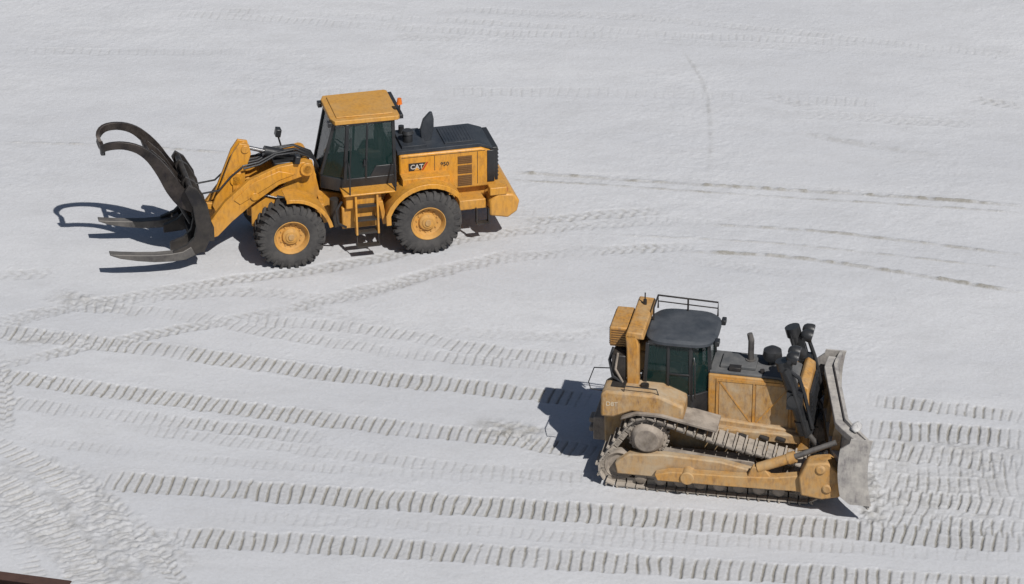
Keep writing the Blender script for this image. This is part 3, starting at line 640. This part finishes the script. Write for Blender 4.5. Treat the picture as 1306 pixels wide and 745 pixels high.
q=MB(); q.cyl((.60,.05,2.5),(.60,.05,3.08),.065); q.cyl((.60,.05,3.06),(.56,.05,3.22),.067,.06); q.cyl((.60,.05,2.5),(.60,.05,2.62),.11); q.build('exhaust_stack',TIN,DZ)
q=MB(); q.cyl((1.05,.1,2.5),(1.05,.1,2.66),.09); q.lathe([(.001,2.64),(.17,2.64),(.21,2.72),(.19,2.86),(.08,2.93),(.001,2.93)],(1.05,.1,0),24,'z'); q.build('air_precleaner',BLK,DZ)
MB().box(.2,.45,-.42,-.25,2.52,2.62).build('hood_box',DST,eh,.01)
MB().cyl((.9,-.35,2.5),(.9,-.35,2.6),.05).build('coolant_cap',DST,eh)
MB().cyl((1.4,.3,2.42),(1.4,.3,2.58),.06).build('coolant_cap',DST,eh)
# cab
CZ=3.18
A_=lambda s:((-.18,.38*s,1.9),(-.24,.42*s,CZ)); B_=lambda s:((-.55,.70*s,1.9),(-.58,.68*s,CZ)); C_=lambda s:((-1.55,.70*s,2.0),(-1.5,.68*s,CZ))
q=MB(); q.prismz([(-.15,.42),(-.15,-.42),(-.52,-.74),(-1.62,-.74),(-1.62,.74),(-.52,.74)],1.5,2.04)
for s in(-1,1):
    for P_ in(A_,B_,C_): q.beam(*P_(s),.07,.08)
    q.beam(A_(s)[1],B_(s)[1],.06,.08); q.beam(B_(s)[1],C_(s)[1],.06,.08); q.beam((-1.05,.71*s,1.95),(-1.05,.69*s,CZ),.05,.06); q.beam((-.55,.71*s,2.5),(-1.05,.71*s,2.5),.03,.04)
q.box(-1.5,-1.58,-.7,.7,1.95,2.4)
cab=q.build('cab',BLK,DZ,.012)
def pn(name,ps): return MB().pane(ps,.01).build(name,GLS,cab)
pn('windshield',[A_(1)[0],A_(1)[1],A_(-1)[1],A_(-1)[0]])
for s in(-1,1):
    pn('corner_window',[A_(s)[0],A_(s)[1],B_(s)[1],B_(s)[0]]); pn('door_window',[B_(s)[0],B_(s)[1],(-1.05,s*.685,CZ),(-1.05,s*.70,1.95)]); pn('side_window',[(-1.05,s*.70,2.0),(-1.05,s*.685,CZ),C_(s)[1],C_(s)[0]])
pn('rear_window',[(-1.54,.68,2.4),(-1.5,.68,CZ),(-1.5,-.68,CZ),(-1.54,-.68,2.4)])
q=MB(); q.box(-.85,-1.3,-.25,.25,2.15,2.3); q.box(-1.22,-1.36,-.25,.25,2.25,2.95); q.box(-.8,-1.3,-.45,-.24,2.3,2.42); q.build('operator_seat',SEAT,cab,.03)
def sel(cx,cy,a_,b_,z,n=36,e=.55):
    o=[]
    for k in range(n):
        t=2*PI*k/n;c,s_=math.cos(t),math.sin(t); o.append((cx+a_*math.copysign(abs(c)**e,c),cy+b_*math.copysign(abs(s_)**e,s_),z))
    return o
q=MB(); q.rings([sel(-.83,0,.72,.74,CZ-.01),sel(-.83,0,.76,.79,CZ+.02),sel(-.83,0,.76,.79,CZ+.08),sel(-.83,0,.70,.73,CZ+.135),sel(-.83,0,.35,.36,CZ+.15)])
q.build('cab_roof',GRY,cab)
for y in(-.5,.5):
    q=MB(); q.box(-.10,.0,y-.1,y+.1,CZ-.01,CZ+.11); q.build('cab_lamp',BLK,cab,.02)
q=MB()
for s in(-1,1): q.prism([(-1.64,1.9),(-1.66,3.15),(-1.72,3.42),(-1.95,3.42),(-1.92,3.06),(-1.9,1.9)],s*.66,s*.86)
q.prism([(-1.55,3.31),(-1.58,3.46),(-1.92,3.48),(-1.96,3.32)],-.86,.86)
rops=q.build('rollover_frame',DYEL,DZ,.03)
MB().box(-1.93,-2.24,-.82,.82,2.28,2.88).build('rear_cabinet',DST,DZ,.03)
q=MB(); q.tube([(-2.25,-.5,2.9),(-2.3,-.7,2.7),(-2.2,-.86,2.4),(-2.0,-.9,2.3)],.035); q.build('rear_hose',BLK,DZ)
q=MB(); q.tube([(-2.1,-.84,2.95),(-2.14,-.9,2.6),(-1.98,-.9,2.3)],.025); q.build('rear_hose',HUB,DZ)
q=MB(); q.box(-1.96,-2.34,-.5,.5,2.92,3.38); ac=q.build('air_conditioner_box',DYEL,DZ,.03)
q=MB()
for k in range(7): q.box(-2.0,-2.30,-.513,-.5,2.97+.055*k,2.99+.055*k)
q.build('air_conditioner_grille',LOUV,ac)
q=MB()
for k in range(8): q.box(-2.34,-2.355,-.45,.45,2.96+.05*k,2.98+.05*k)
q.build('air_conditioner_grille',LOUV,ac)
q=MB(); ra=[(-1.5,.72,3.3),(-1.5,.72,3.6),(-.2,.62,3.6),(-.2,.62,3.28)]; q.tube(ra,.02); q.tube([(-1.5,.72,3.6),(-1.5,.1,3.6),(-1.5,.1,3.32)],.02); q.tube([(-.85,.67,3.6),(-.85,.67,3.3)],.02); q.tube([(-1.5,.72,3.46),(-.2,.62,3.46)],.014); q.build('roof_rail',DST,cab)
q=MB(); q.cyl((-1.75,.5,3.46),(-1.75,.5,3.74),.015); q.cyl((-1.75,.5,3.46),(-1.75,.5,3.58),.04); q.build('antenna',BLK,rops)
for s in(-1,1):
    q=MB(); q.tube([(-.45,s*.8,2.0),(-.45,s*.84,2.1),(-.47,s*.82,2.85),(-.5,s*.75,2.95)],.016); q.build('cab_handrail',BLK,cab)
# lift cylinders and lamps
for s in(-1,1):
    q=MB(); q.cyl((1.40,s*.78,3.02),(1.90,s*.78,1.5),.14); q.cyl((1.82,s*.78,1.74),(1.92,s*.78,1.44),.17); q.cyl((1.37,s*.78,3.10),(1.43,s*.78,2.90),.165)
    q.cyl((1.66,s*.6,2.25),(1.66,s*1.0,2.25),.15); q.box(1.50,1.84,s*.64,s*.96,2.04,2.44)
    lc=q.build('lift_cylinder',BLK,DZ)
    q=MB(); q.cyl((1.92,s*.78,1.46),(2.25,s*.66,.98),.06); q.build('lift_cylinder_rod',TIN,lc)
    for pts in([(1.50,s*.80,2.9),(1.74,s*.86,2.75),(1.86,s*.88,2.4),(2.06,s*.88,1.6)],[(1.36,s*.66,3.0),(1.46,s*.66,2.6),(1.62,s*.62,2.2)],[(1.45,s*.95,2.95),(1.62,s*.99,2.6),(1.8,s*.96,2.0),(1.95,s*.92,1.4)]):
        MB().tube(pts,.045).build('hydraulic_hose',BLK,lc)
    z=3.18 if s<0 else 2.92
    x=1.56 if s<0 else 1.68
    q=MB(); q.cyl((1.42,s*.78,2.8),(x,s*.78,z),.09,.08); q.revolve((x-.02,s*.78-.26,z+.02),(x-.02,s*.78+.26,z+.02),[(0,.05),(.5,.07),(1,.05)]); q.build('lamp_bracket',BLK,DZ,.0)
    for dy in(-.14,.14):
        q=MB(); q.revolve((x-.10,s*.78+dy,z+.10),(x+.14,s*.78+dy,z+.05),[(0,.03),(.08,.08),(.3,.12),(.7,.14),(1,.135)]); wl=q.build('work_lamp',BLK,DZ)
        MB().cyl((x+.14,s*.78+dy,z+.05),(x+.148,s*.78+dy,z+.048),.12,.12,20).build('lamp_lens',LENS,wl)
# blade
BX=2.62;BH=1.60;BZ=.48;ang=math.radians(12)
def bpt(t,y,off=0):
    ay=abs(y); wing=max(0,ay-1.25)*(.55 if y<0 else .30)
    x=BX-.10*math.sin(PI*min(1,t*.95+.05))-.04*t+wing+off-math.tan(ang)*y
    return (x,y,BZ+BH*t-max(0,ay-1.3)*.10*(t>.95))
YS=[-1.92,-1.7,-1.45,-1.2,-.9,-.5,0,.5,.9,1.2,1.45,1.7,1.92]; TS=[k/10 for k in range(11)]
q=MB(); vs=[];nT=len(TS);nY=len(YS)
for off in(0,-.07):
    for y in YS:
        for t in TS: vs.append(bpt(t,y,off))
fs=[]
for j in range(nY-1):
    for i in range(nT-1):
        a0=j*nT+i; fs.append((a0,a0+1,a0+nT+1,a0+nT)); b0=a0+nY*nT; fs.append((b0,b0+nT,b0+nT+1,b0+1))
O=nY*nT
for i in range(nT-1):
    fs.append((i,i+1,O+i+1,O+i)); k=(nY-1)*nT; fs.append((k+i,O+k+i,O+k+i+1,k+i+1))
for j in range(nY-1):
    a0=j*nT; fs.append((a0,a0+nT,O+a0+nT,O+a0)); a0=j*nT+nT-1; fs.append((a0,O+a0,O+a0+nT,a0+nT))
q.add(vs,fs); bl=q.build('blade',STL,DZ)
for y in(-1.2,-.6,0,.6,1.2):
    pts=[bpt(t,y,-.07) for t in TS[1:10]]
    MB().ribbon3([(p[0]-.09,p[1],p[2]) for p in pts],.06,.18).build('blade_rib',TAN,bl)
for t in(.10,.48,.90):
    q=MB()
    q.ribbon3([Vector(bpt(t,YS[j],-.16)) for j in range(0,12)],.18,.15)
    q.build('blade_rib',TAN if t<.4 else STL,bl,.015)
q=MB()
q.ribbon3([Vector(bpt(0,y,.02))+Vector((0,0,.02)) for y in YS],.05,.26)
q.build('cutting_edge',STL,bl,.004)
for s in(-1,1):
    q=MB(); pr=[bpt(t,s*1.92,.07) for t in TS]+[bpt(t,s*1.92,-.55 if .05<t<.85 else -.38) for t in TS[::-1]]
    n_=len(pr); v_=[(x,y,z) for x,y,z in pr]+[(x,y+s*.05,z) for x,y,z in pr]
    q.add(v_,[list(range(n_)),list(range(2*n_-1,n_-1,-1))]+[(i,(i+1)%n_,n_+(i+1)%n_,n_+i) for i in range(n_)]); q.build('blade_end_plate',STL,bl)
rn=random.Random(3); q=MB()
c=Vector(bpt(1,-1.45,-.02))+Vector((.05,0,-.02)); rs=[]
for i in range(7):
    ph=PI*i/6; rs.append([(c.x+.12*math.sin(ph)*math.cos(2*PI*k/12)*rn.uniform(.75,1.2)+.01,c.y+.24*math.sin(ph)*math.sin(2*PI*k/12)*rn.uniform(.75,1.2),c.z+.06*math.cos(ph)*rn.uniform(.8,1.2)) for k in range(12)])
q.rings(rs); o=q.build('sand_clump',SAND,DZ,ang=180); o['label']='clump of pale sand caught on the blade edge'

# ============================================================= rusty beam at corner
p0=at(-60,737);p1=at(90,757)
d=Vector((p1[0]-p0[0],p1[1]-p0[1],0)); 
q=MB(); Ln=d.length
q.box(0,Ln,-.14,.14,0,.025); q.box(0,Ln,-.012,.012,.025,.255); q.box(0,Ln,-.14,.14,.255,.28)
o=q.build('steel_beam',RUST,None,.004); o.location=(p0[0],p0[1]-.1,0); o.rotation_euler=(0,0,math.atan2(d.y,d.x))
o['label']='dark rusty brown steel beam lying in the bottom left corner of the sand'; o['category']='beam'
